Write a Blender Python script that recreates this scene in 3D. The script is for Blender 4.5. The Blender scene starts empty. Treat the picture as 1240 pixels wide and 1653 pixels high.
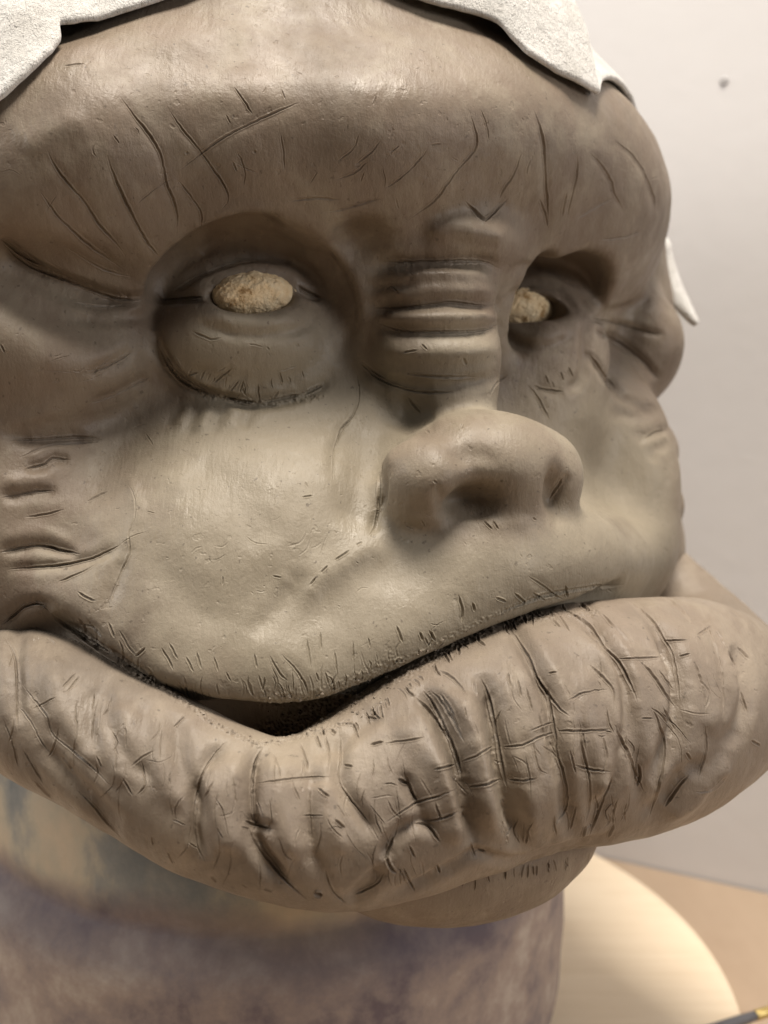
import bpy, math, random
import numpy as np
from mathutils import Vector, Matrix, noise
from mathutils.bvhtree import BVHTree

S = bpy.context.scene
random.seed(7); rng = np.random.RandomState(7)
# ------------------------------------------------------------------ camera
TH = math.radians(10); CT, ST = math.cos(TH), math.sin(TH); CAMH = 0.418
FP, PX0, PY0 = 1800.0, 620.0, 826.5
cam = bpy.data.cameras.new('camera'); camo = bpy.data.objects.new('camera', cam)
S.collection.objects.link(camo); S.camera = camo
camo.location = (0, 0, CAMH); camo.rotation_euler = (math.pi/2-TH, 0, 0)
cam.sensor_fit = 'VERTICAL'; cam.sensor_height = 24; cam.lens = 24*FP/1653
cam.clip_start = 0.02; cam.clip_end = 50
cam.dof.use_dof = True; cam.dof.focus_distance = 0.40; cam.dof.aperture_fstop = 5.8
# ------------------------------------------------------------------ light
W = bpy.data.worlds.new('World'); S.world = W; W.use_nodes = True
bg = W.node_tree.nodes['Background']; bg.inputs[0].default_value = (1.0, 0.96, 0.92, 1); bg.inputs[1].default_value = 0.05
def area(name, loc, aim, size, power, color, sy=None):
    l = bpy.data.lights.new(name, 'AREA'); l.energy = power; l.color = color
    l.shape = 'RECTANGLE'; l.size = size; l.size_y = sy or size
    o = bpy.data.objects.new(name, l); S.collection.objects.link(o); o.location = loc
    d = Vector(aim)-Vector(loc); o.rotation_euler = d.to_track_quat('-Z', 'Y').to_euler()
    return o
area('ceiling_lamp', (0.16, 0.20, 2.25), (0.02, .45, .4), 0.60, 68, (1.0, 0.91, 0.80))
area('window_light', (-1.15, 0.30, 1.10), (0, .45, .45), 0.5, 10.5, (1.0, 0.96, 0.92))
area('wall_fill', (1.15, -0.2, 0.75), (0.5, .75, .3), 0.5, 7, (1.0, 0.96, 0.94))  # added fill without a known source, brightens the wall and board
area('back_lamp', (-0.75, 1.0, 1.45), (0, .45, .42), 0.35, 4, (0.95, 0.97, 1.0))
S.view_settings.view_transform = 'Standard'; S.view_settings.look = 'None'
S.view_settings.exposure = 0; S.view_settings.gamma = 1
# ------------------------------------------------------------------ frames
RV = math.radians(35); RX, RY = math.cos(RV), math.sin(RV)      # head's lateral axis; forward = (RY,-RX)
HX, HY = 0.009, 0.481
def q(px, py, d): return np.array([(px-PX0)/FP*d, d, (PY0-py)/FP*d])
def h(s, f, py):
    X = HX+RX*s+RY*f; Y = HY+RY*s-RX*f
    return np.array([X, Y, (PY0-py)/FP*Y])
def hz(s, f, z): return np.array([HX+RX*s+RY*f, HY+RY*s-RX*f, z])
def to_world(p):
    p = np.asarray(p, float); o = np.empty_like(p)
    o[..., 0] = p[..., 0]; o[..., 1] = p[..., 1]*CT+p[..., 2]*ST; o[..., 2] = -p[..., 1]*ST+p[..., 2]*CT+CAMH
    return o
def pix(p): return PX0+FP*p[:, 0]/p[:, 1], PY0-FP*p[:, 2]/p[:, 1]
# ------------------------------------------------------------------ signed distance modelling
HEADAX = np.array([[RX, RY, 0], [RY, -RX, 0], [0, 0, 1.0]])     # rows: lateral, forward, up
def rot(yaw=0, pitch=0, roll=0):
    # yaw about up, pitch nose-up about lateral, roll about forward (degrees), in head axes
    a, b, c = map(math.radians, (yaw, pitch, roll))
    Rz = np.array([[math.cos(a), math.sin(a), 0], [-math.sin(a), math.cos(a), 0], [0, 0, 1]])
    Rx = np.array([[1, 0, 0], [0, math.cos(b), math.sin(b)], [0, -math.sin(b), math.cos(b)]])
    Ry = np.array([[math.cos(c), 0, math.sin(c)], [0, 1, 0], [-math.sin(c), 0, math.cos(c)]])
    return Rz@Rx@Ry
class Ell:
    def __init__(s, c, r, yaw=0, pitch=0, roll=0):
        s.c = np.array(c); s.r = np.array(r, float); s.A = rot(yaw, pitch, roll)@HEADAX
        m = s.r.max(); s.lo = s.c-m; s.hi = s.c+m
    def __call__(s, p):
        l = (p-s.c)@s.A.T; k0 = np.linalg.norm(l/s.r, axis=-1); k1 = np.linalg.norm(l/s.r**2, axis=-1)+1e-9
        return k0*(k0-1)/k1
def cat(P, n):
    P = np.array(P, float); Q = np.vstack([2*P[0]-P[1], P, 2*P[-1]-P[-2]]); out = []
    for i in range(len(P)-1):
        a, b, c, d = Q[i:i+4]
        for k in range(n):
            t = k/n; out.append(.5*((2*b)+(c-a)*t+(2*a-5*b+4*c-d)*t*t+(3*b-a-3*c+d)*t**3))
    out.append(P[-1]); return np.array(out)
class Chain:
    def __init__(s, pts, rad, n=5, flat=(1, 1, 1)):
        a = np.hstack([np.array(pts, float), np.array(rad, float)[:, None]]); a = cat(a, n)
        s.p = a[:, :3]; s.r = a[:, 3]; s.fl = np.array(flat, float)   # flat: scale per head axis
        m = s.r.max()*max(flat); s.lo = s.p.min(0)-m; s.hi = s.p.max(0)+m
        s.A = HEADAX/s.fl[:, None]; s.pl = s.p@s.A.T
    def __call__(s, p):
        l = p@s.A.T; best = np.full(p.shape[:-1], 1e9)
        for i in range(len(s.pl)-1):
            a, b = s.pl[i], s.pl[i+1]; ab = b-a
            t = np.clip(((l-a)@ab)/(ab@ab+1e-12), 0, 1)
            d = np.linalg.norm(l-a-t[..., None]*ab, axis=-1)-(s.r[i]+(s.r[i+1]-s.r[i])*t)
            np.minimum(best, d, out=best)
        return best*min(1, s.fl.min())
def sdf_eval(ops, p):
    d = np.full(len(p), 0.05)
    for kind, k, pr in ops:
        pad = k+0.012
        m = np.all((p > pr.lo-pad) & (p < pr.hi+pad), axis=1)
        idx = np.nonzero(m)[0]
        if not len(idx): continue
        a = d[idx]; b = pr(p[idx])
        if kind == '-':
            b = -b; hh = np.clip(.5+.5*(a-b)/k, 0, 1)*0
            hh = np.maximum(k-np.abs(a-b), 0)/k; d[idx] = np.maximum(a, b)+hh*hh*k*.25
        else:
            hh = np.maximum(k-np.abs(a-b), 0)/k; d[idx] = np.minimum(a, b)-hh*hh*k*.25
    return d
def surface_nets(ops, step):
    lo = np.min([o[2].lo for o in ops if o[0] == '+'], axis=0)-.02; hi = np.max([o[2].hi for o in ops if o[0] == '+'], axis=0)+.02
    n = np.ceil((hi-lo)/step).astype(int)+1
    ax = [lo[i]+step*np.arange(n[i]) for i in range(3)]
    G = np.stack(np.meshgrid(*ax, indexing='ij'), -1).reshape(-1, 3)
    D = sdf_eval(ops, G).reshape(n); ins = D < 0
    cs = [(i, j, k) for i in (0, 1) for j in (0, 1) for k in (0, 1)]
    sub = lambda A, c: A[c[0]:n[0]-1+c[0], c[1]:n[1]-1+c[1], c[2]:n[2]-1+c[2]]
    cnt = sum(sub(ins, c).astype(int) for c in cs); act = (cnt > 0) & (cnt < 8)
    vid = -np.ones(act.shape, int); ii = np.argwhere(act); vid[act] = np.arange(len(ii))
    acc = np.zeros((len(ii), 3)); w = np.zeros(len(ii))
    for a in cs:
        for b in cs:
            if sum(b)-sum(a) == 1 and all(y >= x for x, y in zip(a, b)):
                da = sub(D, a)[act]; db = sub(D, b)[act]; m = (da < 0) != (db < 0)
                t = np.where(m, da/np.where(m, da-db, 1), 0)
                acc[m] += (np.array(a)+(np.array(b)-np.array(a))*t[:, None])[m]; w[m] += 1
    V = lo+step*(ii+acc/w[:, None]); F = []
    for axn in range(3):
        o1, o2 = [(1, 2), (2, 0), (0, 1)][axn]
        e = np.zeros(3, int); e[axn] = 1
        A = ins[:n[0]-e[0], :n[1]-e[1], :n[2]-e[2]]; B = ins[e[0]:, e[1]:, e[2]:]
        x = np.argwhere(A != B); x = x[(x[:, o1] > 0) & (x[:, o2] > 0) & np.all(x < np.array(n)-1, axis=1)]
        u = np.zeros(3, int); u[o1] = 1; v = np.zeros(3, int); v[o2] = 1
        g = lambda c: vid[c[:, 0], c[:, 1], c[:, 2]]
        Q = np.stack([g(x-u-v), g(x-v), g(x), g(x-u)], 1); fl = ins[x[:, 0], x[:, 1], x[:, 2]]
        Q = np.where(fl[:, None], Q, Q[:, ::-1]); F.append(Q[:, [0, 1, 2]]); F.append(Q[:, [0, 2, 3]])
    F = np.vstack(F); F = F[(F >= 0).all(1)]
    return V, F
def vnormals(V, F):
    fn = np.cross(V[F[:, 1]]-V[F[:, 0]], V[F[:, 2]]-V[F[:, 0]]); N = np.zeros_like(V)
    for k in range(3):
        for c in range(3): N[:, c] += np.bincount(F[:, k], fn[:, c], len(V))
    return N/(np.linalg.norm(N, axis=1)[:, None]+1e-12)
def smooth(V, F, it, lam=.5):
    E = np.vstack([F[:, [0, 1]], F[:, [1, 2]], F[:, [2, 0]]]); n = len(V)
    c = np.bincount(E[:, 0], minlength=n)[:, None]+1e-9
    for _ in range(it):
        A = np.stack([np.bincount(E[:, 0], V[E[:, 1], k], n) for k in range(3)], 1)/c
        V = V+(A-V)*lam
    return V
def refine(V, F, maxlen):
    N = vnormals(V, F)
    px, py = pix(V); view = -(V*N).sum(1)/np.linalg.norm(V, axis=1)
    return _refine(V, F, maxlen, (px > -120) & (px < 1360) & (py > -120) & (py < 1770) & (view > -0.25))
def _refine(V, F, maxlen, vis):
    E = np.sort(np.vstack([F[:, [0, 1]], F[:, [1, 2]], F[:, [2, 0]]]), 1)
    key = E[:, 0].astype(np.int64)*len(V)+E[:, 1]; uk, inv = np.unique(key, return_inverse=True)
    a = uk//len(V); b = uk % len(V)
    L = np.linalg.norm(V[a]-V[b], axis=1)
    split = (L > maxlen) & (vis[a] | vis[b])
    nid = -np.ones(len(uk), int); nid[split] = len(V)+np.arange(split.sum())
    V2 = np.vstack([V, (V[a[split]]+V[b[split]])/2])
    nF = len(F); m = nid[inv].reshape(3, nF).T        # mids of edges 01,12,20
    s = m >= 0; cnt = s.sum(1); out = [F[cnt == 0]]
    i = cnt == 3; f = F[i]; e = m[i]
    out += [np.stack(x, 1) for x in ((f[:, 0], e[:, 0], e[:, 2]), (f[:, 1], e[:, 1], e[:, 0]), (f[:, 2], e[:, 2], e[:, 1]), (e[:, 0], e[:, 1], e[:, 2]))]
    for r in range(3):
        i = (cnt == 1) & s[:, r]; f = np.roll(F[i], -r, 1); e = m[i][:, r]
        out += [np.stack((f[:, 0], e, f[:, 2]), 1), np.stack((e, f[:, 1], f[:, 2]), 1)]
        i = (cnt == 2) & ~s[:, r]; f = np.roll(F[i], -r, 1); e = np.roll(m[i], -r, 1)  # edge f0f1 whole
        out += [np.stack(x, 1) for x in ((f[:, 2], e[:, 2], e[:, 1]), (f[:, 0], f[:, 1], e[:, 1]), (f[:, 0], e[:, 1], e[:, 2]))]
    return V2, np.vstack(out)
def project(ops, V, F, it=2):
    for _ in range(it):
        N = vnormals(V, F); d = np.clip(sdf_eval(ops, V), -.004, .004); V = V-N*(d*.8)[:, None]
    return V
def sculpt(ops, base=.004, fine=.0007):
    V, F = surface_nets(ops, base); V = project(ops, V, F)
    l = base
    while l > fine*1.05:
        l /= 2; V, F = refine(V, F, l*1.35)
        V = project(ops, V, F, 1); V = smooth(V, F, 1, .4)
    return V, F

def parse(txt):
    out = []; ox = oy = 0; sc = 1
    for ln in txt.strip().splitlines():
        ln = ln.strip()
        if not ln: continue
        if ln[0] == '@': ox, oy, sc = map(float, ln[1:].split()); continue
        a, b = ln.split(':'); a = [float(x) for x in a.split()]
        for pl in b.split(';'):
            P = np.array([[float(c) for c in t.split(',')] for t in pl.split()])
            out.append((a[0], a[1], P*sc+[ox, oy]))
    return out
def densify(P, jit):
    c = cat(np.c_[P, np.zeros(len(P))], 4)[:, :2] if len(P) > 2 else P
    L = np.r_[0, np.cumsum(np.linalg.norm(np.diff(c, axis=0), axis=1))]
    n = max(3, int(L[-1]/6)+1); t = np.linspace(0, L[-1], n)
    r = np.c_[np.interp(t, L, c[:, 0]), np.interp(t, L, c[:, 1])]
    r[1:-1] += rng.normal(0, jit, (n-2, 2)); return r
class Marks:
    def __init__(s, V, F):
        s.bv = BVHTree.FromPolygons(V.tolist(), F.tolist())
    def depth(s, P):
        out = []
        for x, y in P:
            hit = s.bv.ray_cast(Vector((0, 0, 0)), Vector(q(x, y, 1)).normalized())[0]
            out.append(hit.y if hit else np.nan)
        return np.array(out)
def near_map(strokes, mul, add):
    M = np.zeros((1900, 1500), np.uint8)
    for w, a, P in strokes:
        r = int(w*mul+add)
        for x, y in P:
            X, Y = int(x)+100, int(y)+100
            M[max(0, Y-r):max(0, Y+r), max(0, X-r):max(0, X+r)] = 1
    return M
def apply_marks(V, F, strokes, marks, ridge=.25):
    N = vnormals(V, F); px, py = pix(V); face = -(V*N).sum(1)/np.linalg.norm(V, axis=1)
    ok = np.nonzero((face > -.05) & (px > -100) & (px < 1340) & (py > -100) & (py < 1760))[0]
    x = px[ok]; y = py[ok]; dep = V[ok, 1]; D = np.zeros(len(ok))
    for w, a, P in strokes:
        Z = marks.depth(P); g = ~np.isnan(Z)
        if g.sum() < 2: continue
        Z = np.interp(np.arange(len(Z)), np.nonzero(g)[0], Z[g])
        R = w*2.6; lo = P.min(0)-R; hi = P.max(0)+R
        c = np.nonzero((x > lo[0]) & (x < hi[0]) & (y > lo[1]) & (y < hi[1]))[0]
        if not len(c): continue
        best = np.full(len(c), 1e9); tt = np.zeros(len(c)); zz = np.zeros(len(c)); n = len(P)-1
        for i in range(n):
            ab = P[i+1]-P[i]; vx = x[c]-P[i, 0]; vy = y[c]-P[i, 1]
            t = np.clip((vx*ab[0]+vy*ab[1])/(ab@ab+1e-9), 0, 1)
            d = np.hypot(vx-t*ab[0], vy-t*ab[1]); m = d < best
            best[m] = d[m]; tt[m] = (i+t[m])/n; zz[m] = Z[i]+(Z[i+1]-Z[i])*t[m]
        env = np.clip(np.sin(np.pi*np.clip(tt, .0, 1))*(2.2 if w > 5 else 1.5), 0, 1)
        if len(P) > 8 and w < 5: env *= .85+.2*np.sin(tt*len(P)*.35+w*7+P[0, 0])
        u = best/(w if w > 5 else w*(.45+.6*env))
        prof = np.exp(-u*u*1.2)-ridge*np.exp(-((u-1.7)/.6)**2)*(a > 0)
        lim = .03 if w > 22 else .02 if w > 5 else .010
        D[c] += -a*1e-3*prof*env*(np.abs(dep[c]-zz) < lim)
    V = V.copy(); V[ok] += N[ok]*D[:, None]
    return V
def refine_near(V, F, M, maxlen):
    px, py = pix(V); N = vnormals(V, F); view = -(V*N).sum(1)
    X = np.clip(px.astype(int)+100, 0, 1499); Y = np.clip(py.astype(int)+100, 0, 1899)
    sel = (M[Y, X] > 0) & (view > -.05)
    return _refine(V, F, maxlen, sel)
def spray(path, n, length, ang, w, amp, side=0, spread=25):
    """short random cuts starting near a path; ang = direction in degrees (0 right, 90 up), given at both ends"""
    P = np.array(path, float); L = np.r_[0, np.cumsum(np.linalg.norm(np.diff(P, axis=0), axis=1))]; out = []
    for _ in range(n):
        t = rng.rand(); x = np.interp(t*L[-1], L, P[:, 0]); y = np.interp(t*L[-1], L, P[:, 1])+side*rng.rand()
        a = math.radians(ang[0]+(ang[1]-ang[0])*t+rng.normal(0, spread*.5)); l = length*(.35+rng.rand())
        c = rng.normal(0, .12)*l
        Q = np.array([[x, y], [x+math.cos(a)*l*.5-math.sin(a)*c, y-math.sin(a)*l*.5-math.cos(a)*c], [x+math.cos(a)*l, y-math.sin(a)*l]])
        out.append((w*(.7+.6*rng.rand()), amp*(.5+rng.rand()), densify(Q, .3)))
    return out
def band_rough(V, F, path, width, amp, fr=420):
    px, py = pix(V); P = np.array(path, float); best = np.full(len(V), 1e9)
    near = np.nonzero((px > -100) & (px < 1340))[0]
    for a, b in zip(P, P[1:]):
        ab = b-a; t = np.clip(((px[near]-a[0])*ab[0]+(py[near]-a[1])*ab[1])/(ab@ab), 0, 1)
        best[near] = np.minimum(best[near], np.hypot(px[near]-a[0]-t*ab[0], py[near]-a[1]-t*ab[1]))
    i = np.nonzero(best < width)[0]; N = vnormals(V, F)[i]
    n = np.array([abs(noise.noise(Vector(p)*fr))+.7*noise.noise(Vector(p)*fr*2.3) for p in V[i].tolist()])
    V = V.copy(); V[i] += N*(n*amp*np.clip(1.3-best[i]/width*1.3, 0, 1))[:, None]
    return V
def sf_like(fine):
    return [(w, a, densify(P, 1.0)) for w, a, P in parse(fine) if len(P) > 2 and np.linalg.norm(P[-1]-P[0]) > 42]
def carve(V, F, form, fine, extra=(), rough=(), fine_len=.0003, lump=0.0007, puff=.8):
    sf = [(w, a, densify(P, .6)) for w, a, P in parse(form)]
    sf += [(9.0 if puff > 1 else 7.0, .55*puff*a, P) for w, a, P in sf_like(fine)]
    sn = [(w*.56, a*(.62 if puff < 1 else .62)*(.5 if np.linalg.norm(P[-1]-P[0]) < 14 else 1), densify(P, .35)) for w, a, P in parse(fine)]+list(extra)
    mk = Marks(V, F)
    # hand-modelled unevenness
    L = np.array([noise.noise(Vector(p)*38)+.5*noise.noise(Vector(p)*90)+.22*noise.noise(Vector(p)*230) for p in V.tolist()])
    V = V+vnormals(V, F)*(L*lump)[:, None]
    V = apply_marks(V, F, sf, mk, 0.15)
    V = smooth(V, F, 2, .35)
    mk = Marks(V, F); M = near_map(sn, 2.6, 3)
    for path, width, amp in rough: M |= near_map([(0, 0, densify(np.array(path, float), 0))], 0, width)
    l = .0014
    while l > fine_len*1.01:
        l /= 2; V, F = refine_near(V, F, M, l*1.3); V = smooth(V, F, 1, .3)
    for path, width, amp in rough: V = band_rough(V, F, path, width, amp)
    V = apply_marks(V, F, sn, mk, .36)
    return V, F
# ------------------------------------------------------------------ head volumes (lateral, forward, pixel row)
E = lambda c, r, **k: Ell(c, r, **k)
CRC, CRR = hz(.012, -.114, .147), (.183, .160, .163)
FACE = [
 ('+', .03, E(hz(0, -.110, .050), (.160, .10, .12))),
 ('+', .03, E(hz(0, -.05, -.045), (.135, .095, .065))),
 ('+', .03, E(q(-95, 920, .525), (.040, .060, .058))),
 ('+', .03, E(q(905, 885, .640), (.050, .080, .075))),
 ('+', .03, E(q(930, 520, .640), (.045, .060, .075))),
 ('+', .016, Chain([q(-50, 360, .52), q(45, 305, .430), q(130, 272, .420), q(260, 232, .425), q(450, 228, .428), q(620, 228, .434), q(780, 222, .456), q(865, 262, .495), q(915, 322, .536), q(950, 370, .60)],
        [.028, .037, .0415, .0375, .0325, .0325, .0320, .038, .0470, .038], n=8)),
 ('+', .030, E(CRC, CRR)),
 ('+', .03, E(q(40, 170, .490), (.058, .058, .055))),
 # muzzle
 ('+', .035, E(h(-.007, -.036, 950), (.147, .104, .090))),
 ('+', .022, Chain([q(50, 965, .432), q(150, 1000, .410), q(240, 1058, .399), q(330, 1092, .394), q(430, 1086, .393), q(500, 1090, .394), q(560, 1074, .397), q(640, 1030, .401), q(700, 1000, .405), q(760, 968, .411), q(850, 930, .428), q(950, 905, .457), q(1005, 895, .50), q(1030, 890, .54)], [.012, .0125, .013, .0135, .014, .014, .014, .014, .014, .014, .014, .014, .012, .010])),
 # cheeks
 ('+', .012, E(q(60, 572, .446), (.056, .050, .0375))),
 ('+', .02, E(q(20, 850, .445), (.045, .045, .06))),
 ('+', .010, E(q(986, 565, .60), (.026, .045, .036))),
 ('+', .008, E(q(990, 732, .60), (.020, .04, .023))),
 ('+', .006, E(q(1000, 818, .60), (.017, .04, .020))),
 ('+', .02, E(q(952, 800, .565), (.036, .05, .07))),
 # sockets and eye masses
 ('-', .005, E(q(407, 502, .425), (.0390, .046, .0322))),
 ('-', .006, E(q(886, 482, .510), (.0275, .036, .0220))),
 ('+', .003, E(q(408, 508, .4725), (.041, .036, .038))),
 ('+', .003, E(q(866, 522, .543), (.034, .032, .038))),
('-', .012, Chain([q(30, 440, .398), q(100, 476, .398), q(190, 494, .403), q(262, 484, .410)], [.008, .0135, .0135, .008])),
 ('+', .008, E(q(406, 556, .4540), (.0405, .032, .0275))),
 ('-', .005, E(q(844, 498, .486), (.0110, .030, .0245))),
 ('+', .008, E(q(868, 560, .524), (.0315, .030, .0270))),
 ('+', .030, E(q(862, 655, .518), (.026, .030, .028))),
 # bridge and nose
 ('+', .010, Chain([q(745, 370, .472), q(706, 430, .457), q(698, 500, .453), q(704, 580, .453), q(738, 665, .452)], [.027, .0262, .0255, .0262, .016])),
 ('+', .010, E(q(782, 757, .428), (.0350, .031, .0225))),
 ('+', .022, E(q(800, 890, .440), (.045, .034, .020))),
 ('+', .005, E(q(682, 780, .406), (.0160, .020, .0165))),
 ('-', .010, Chain([q(578, 400, .425), q(575, 480, .420), q(582, 570, .418)], [.009, .011, .006])),
 ('+', .008, E(q(880, 768, .434), (.0115, .016, .016))),
 # mouth cavity below the upper lip
 ('-', .006, Chain([q(40, 1046, .40), q(85, 1040, .392), q(150, 1088, .385), q(240, 1150, .380), q(330, 1195, .385), q(430, 1215, .39), q(520, 1200, .39), q(600, 1155, .392), q(700, 1086, .40), q(850, 1006, .42), q(1000, 970, .45)],
        [.009, .0115, .0090, .0108, .0160, .0200, .0175, .0130, .0090, .008, .007])),
 ('+', .010, E(q(762, 388, .4475), (.0215, .014, .0090))),
 # eye openings
 ('-', .002, E(q(411, 477, .429), (.0172, .016, .0074), roll=8)),
 ('-', .002, E(q(860, 499, .500), (.0145, .020, .0075), roll=4)),
 # nostrils
 ('-', .008, E(q(782, 808, .391), (.0125, .016, .0065), pitch=10, roll=4)),
 ('-', .0035, E(q(762, 806, .401), (.0090, .0115, .0050), roll=5)),
 ('-', .006, E(q(915, 798, .408), (.005, .012, .011), roll=25)),
 ('-', .010, Chain([q(628, 812, .384), q(655, 842, .384), q(700, 862, .386)], [.005, .008, .005])),
 ('-', .006, Chain([q(300, 1165, .405), q(430, 1185, .41), q(560, 1150, .415)], [.010, .017, .012])),
 # chin
 ('+', .02, E(q(740, 1338, .445), (.066, .046, .0345))),
]
LIP = [
 ('+', .004, Chain([q(-150, 985, .52), q(-70, 1060, .452), q(60, 1135, .408), q(200, 1210, .390), q(330, 1283, .380), q(470, 1325, .378), q(600, 1300, .388), q(740, 1230, .402),
             q(880, 1178, .42), q(1010, 1155, .442), q(1108, 1128, .472), q(1158, 1105, .52), q(1140, 1040, .57), q(1060, 930, .60)],
        [.015, .024, .027, .0265, .0262, .0275, .034, .040, .0445, .0465, .0425, .036, .028, .02], n=6)),
]

# ------------------------------------------------------------------ tool marks: '@ox oy scale' then 'width depth [side]: x,y x,y ; x,y ...'
FACE_FORM = """
@0 0 1
40 1.8: 150,105 400,90 650,88 900,125
20 2.0: 0,712 80,700 180,672 255,625
45 1.6: 300,760 380,800 440,880
40 2.5: 560,680 590,760 570,860
30 -1.5: 470,960 560,900 640,880
40 2.0: 700,650 640,660
34 -1.0: 60,820 180,850
30 .8: 230,900 300,960 340,1020
26 -1.5: 40,250 90,210 150,200
@560 320 .5
12 3.4: 60,235 120,215 220,208 330,206 440,208 505,235
12 2.5: 60,355 130,352 200,350 330,335 430,346 505,338
12 2.5: 90,400 160,425 300,432 430,425 505,405
10 2.0: 60,525 100,575 180,600 300,608 430,590 520,560
7 1.2: 60,290 160,285 240,300
20 -3.6: 250,115 340,100 440,115 520,130
14 -2.2: 90,300 250,305 400,300 490,300
13 -2.2: 100,382 250,385 400,385 490,375
16 -2.8: 110,485 250,500 400,495 500,480
12 -2.0: 120,255 260,245 400,250 480,255
6 1.8: 510,350 540,305 600,275 660,285 710,320 745,375
9 1.6: 520,240 600,215 680,230 750,290 790,370
7 1.6: 505,440 560,470 630,482 700,465 755,430
10 -1.2: 510,415 570,440 640,445 710,420
8 2.5: 775,390 768,470 768,550 745,600 705,625
9 2.2: 785,380 850,372 930,350 990,320
7 1.6: 785,420 850,450 900,480 960,530 1010,590
7 1.6: 775,500 830,570 870,620 900,650 1000,690
6 1.0: 780,385 850,400 960,430 1030,440
10 1.5: 850,690 920,700 980,690 1020,685
8 1.2: 930,780 980,765 1050,740
8 1.2: 980,850 1000,810 1045,800
@0 320 .5
9 3: 0,130 50,185 110,225 200,262 280,290 360,318 430,326 490,318
18 3.5: 0,150 50,200 110,245 200,290 280,315 360,335 430,340
9 1.6: 200,385 330,395 430,388 490,370
8 2.2: 545,310 620,262 700,225 780,200 850,195 930,205 1000,235 1045,290
12 -1.6: 600,300 680,262 780,225 850,220 920,230 970,260
8 1.5: 620,215 700,150 800,125 900,135 1000,180
7 2.4: 505,325 580,324 660,318 700,306
7 2.4: 945,275 990,302 1045,325
8 1.8: 610,395 700,425 780,442 880,442 960,422 1030,385
10 -1.4: 680,370 760,400 860,405 950,375
9 3.0: 500,380 512,470 545,540 600,595 680,632 760,655 830,662 900,657 980,635 1045,600 1090,545
14 3.0: 1090,540 1125,440 1125,330 1080,230 1000,150
14 5.0: 500,345 508,275 560,205 640,140 720,105 820,85 920,100
12 -1.0: 545,520 620,580 720,615 840,620 960,600 1040,540
12 1.2: 280,570 350,540 440,490
12 1.5: 285,665 360,640 440,600 490,575
9 1.3: 0,775 60,757 130,738 200,722
9 1.1: 615,775 612,725 650,685 ; 690,765 700,710 740,685 ; 785,745 800,700 830,678 ; 545,740 560,700 600,672
10 -1.1: 590,740 595,700 620,680 ; 655,750 665,710 690,690 ; 740,740 755,700 780,690
8 .7: 600,580 650,562 700,545 ; 670,605 715,575 755,545 ; 725,628 770,585 805,560 ; 830,600 835,650 ; 900,640 930,605 990,600
@0 660 .5
9 1.6: 0,465 60,450 130,442 190,455 260,472
9 1.2: 20,520 100,512 200,505 290,485 350,460 395,440
12 -1.2: 0,420 80,405 160,400 230,430
10 1.8: 30,98 130,96 230,92 300,95 ; 80,195 140,178 180,160 230,165 ; 0,290 70,275 130,265 190,268
12 -1.6: 0,240 80,235 180,230
10 -1.0: 415,220 440,290 440,350 420,410 425,455
10 .7: 400,480 385,530 360,600 340,650
10 1.6: 0,700 40,665 80,635 130,625 170,650
14 -.8: 1235,440 1150,480 1040,560 980,640
16 1.0: 1000,520 900,640 800,740
10 .6: 1150,10 1110,60 1085,110 1075,170 1075,240
@560 620 .5
9 1.8: 105,270 103,350 98,420 80,485
14 -1: 150,270 130,210 170,150
12 1.0: 330,250 420,230 500,250
10 1.6: 290,330 310,400 300,440
10 -1.0: 330,420 400,450 500,455 600,440
8 1.5: 640,390 680,340 730,290
"""
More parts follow.
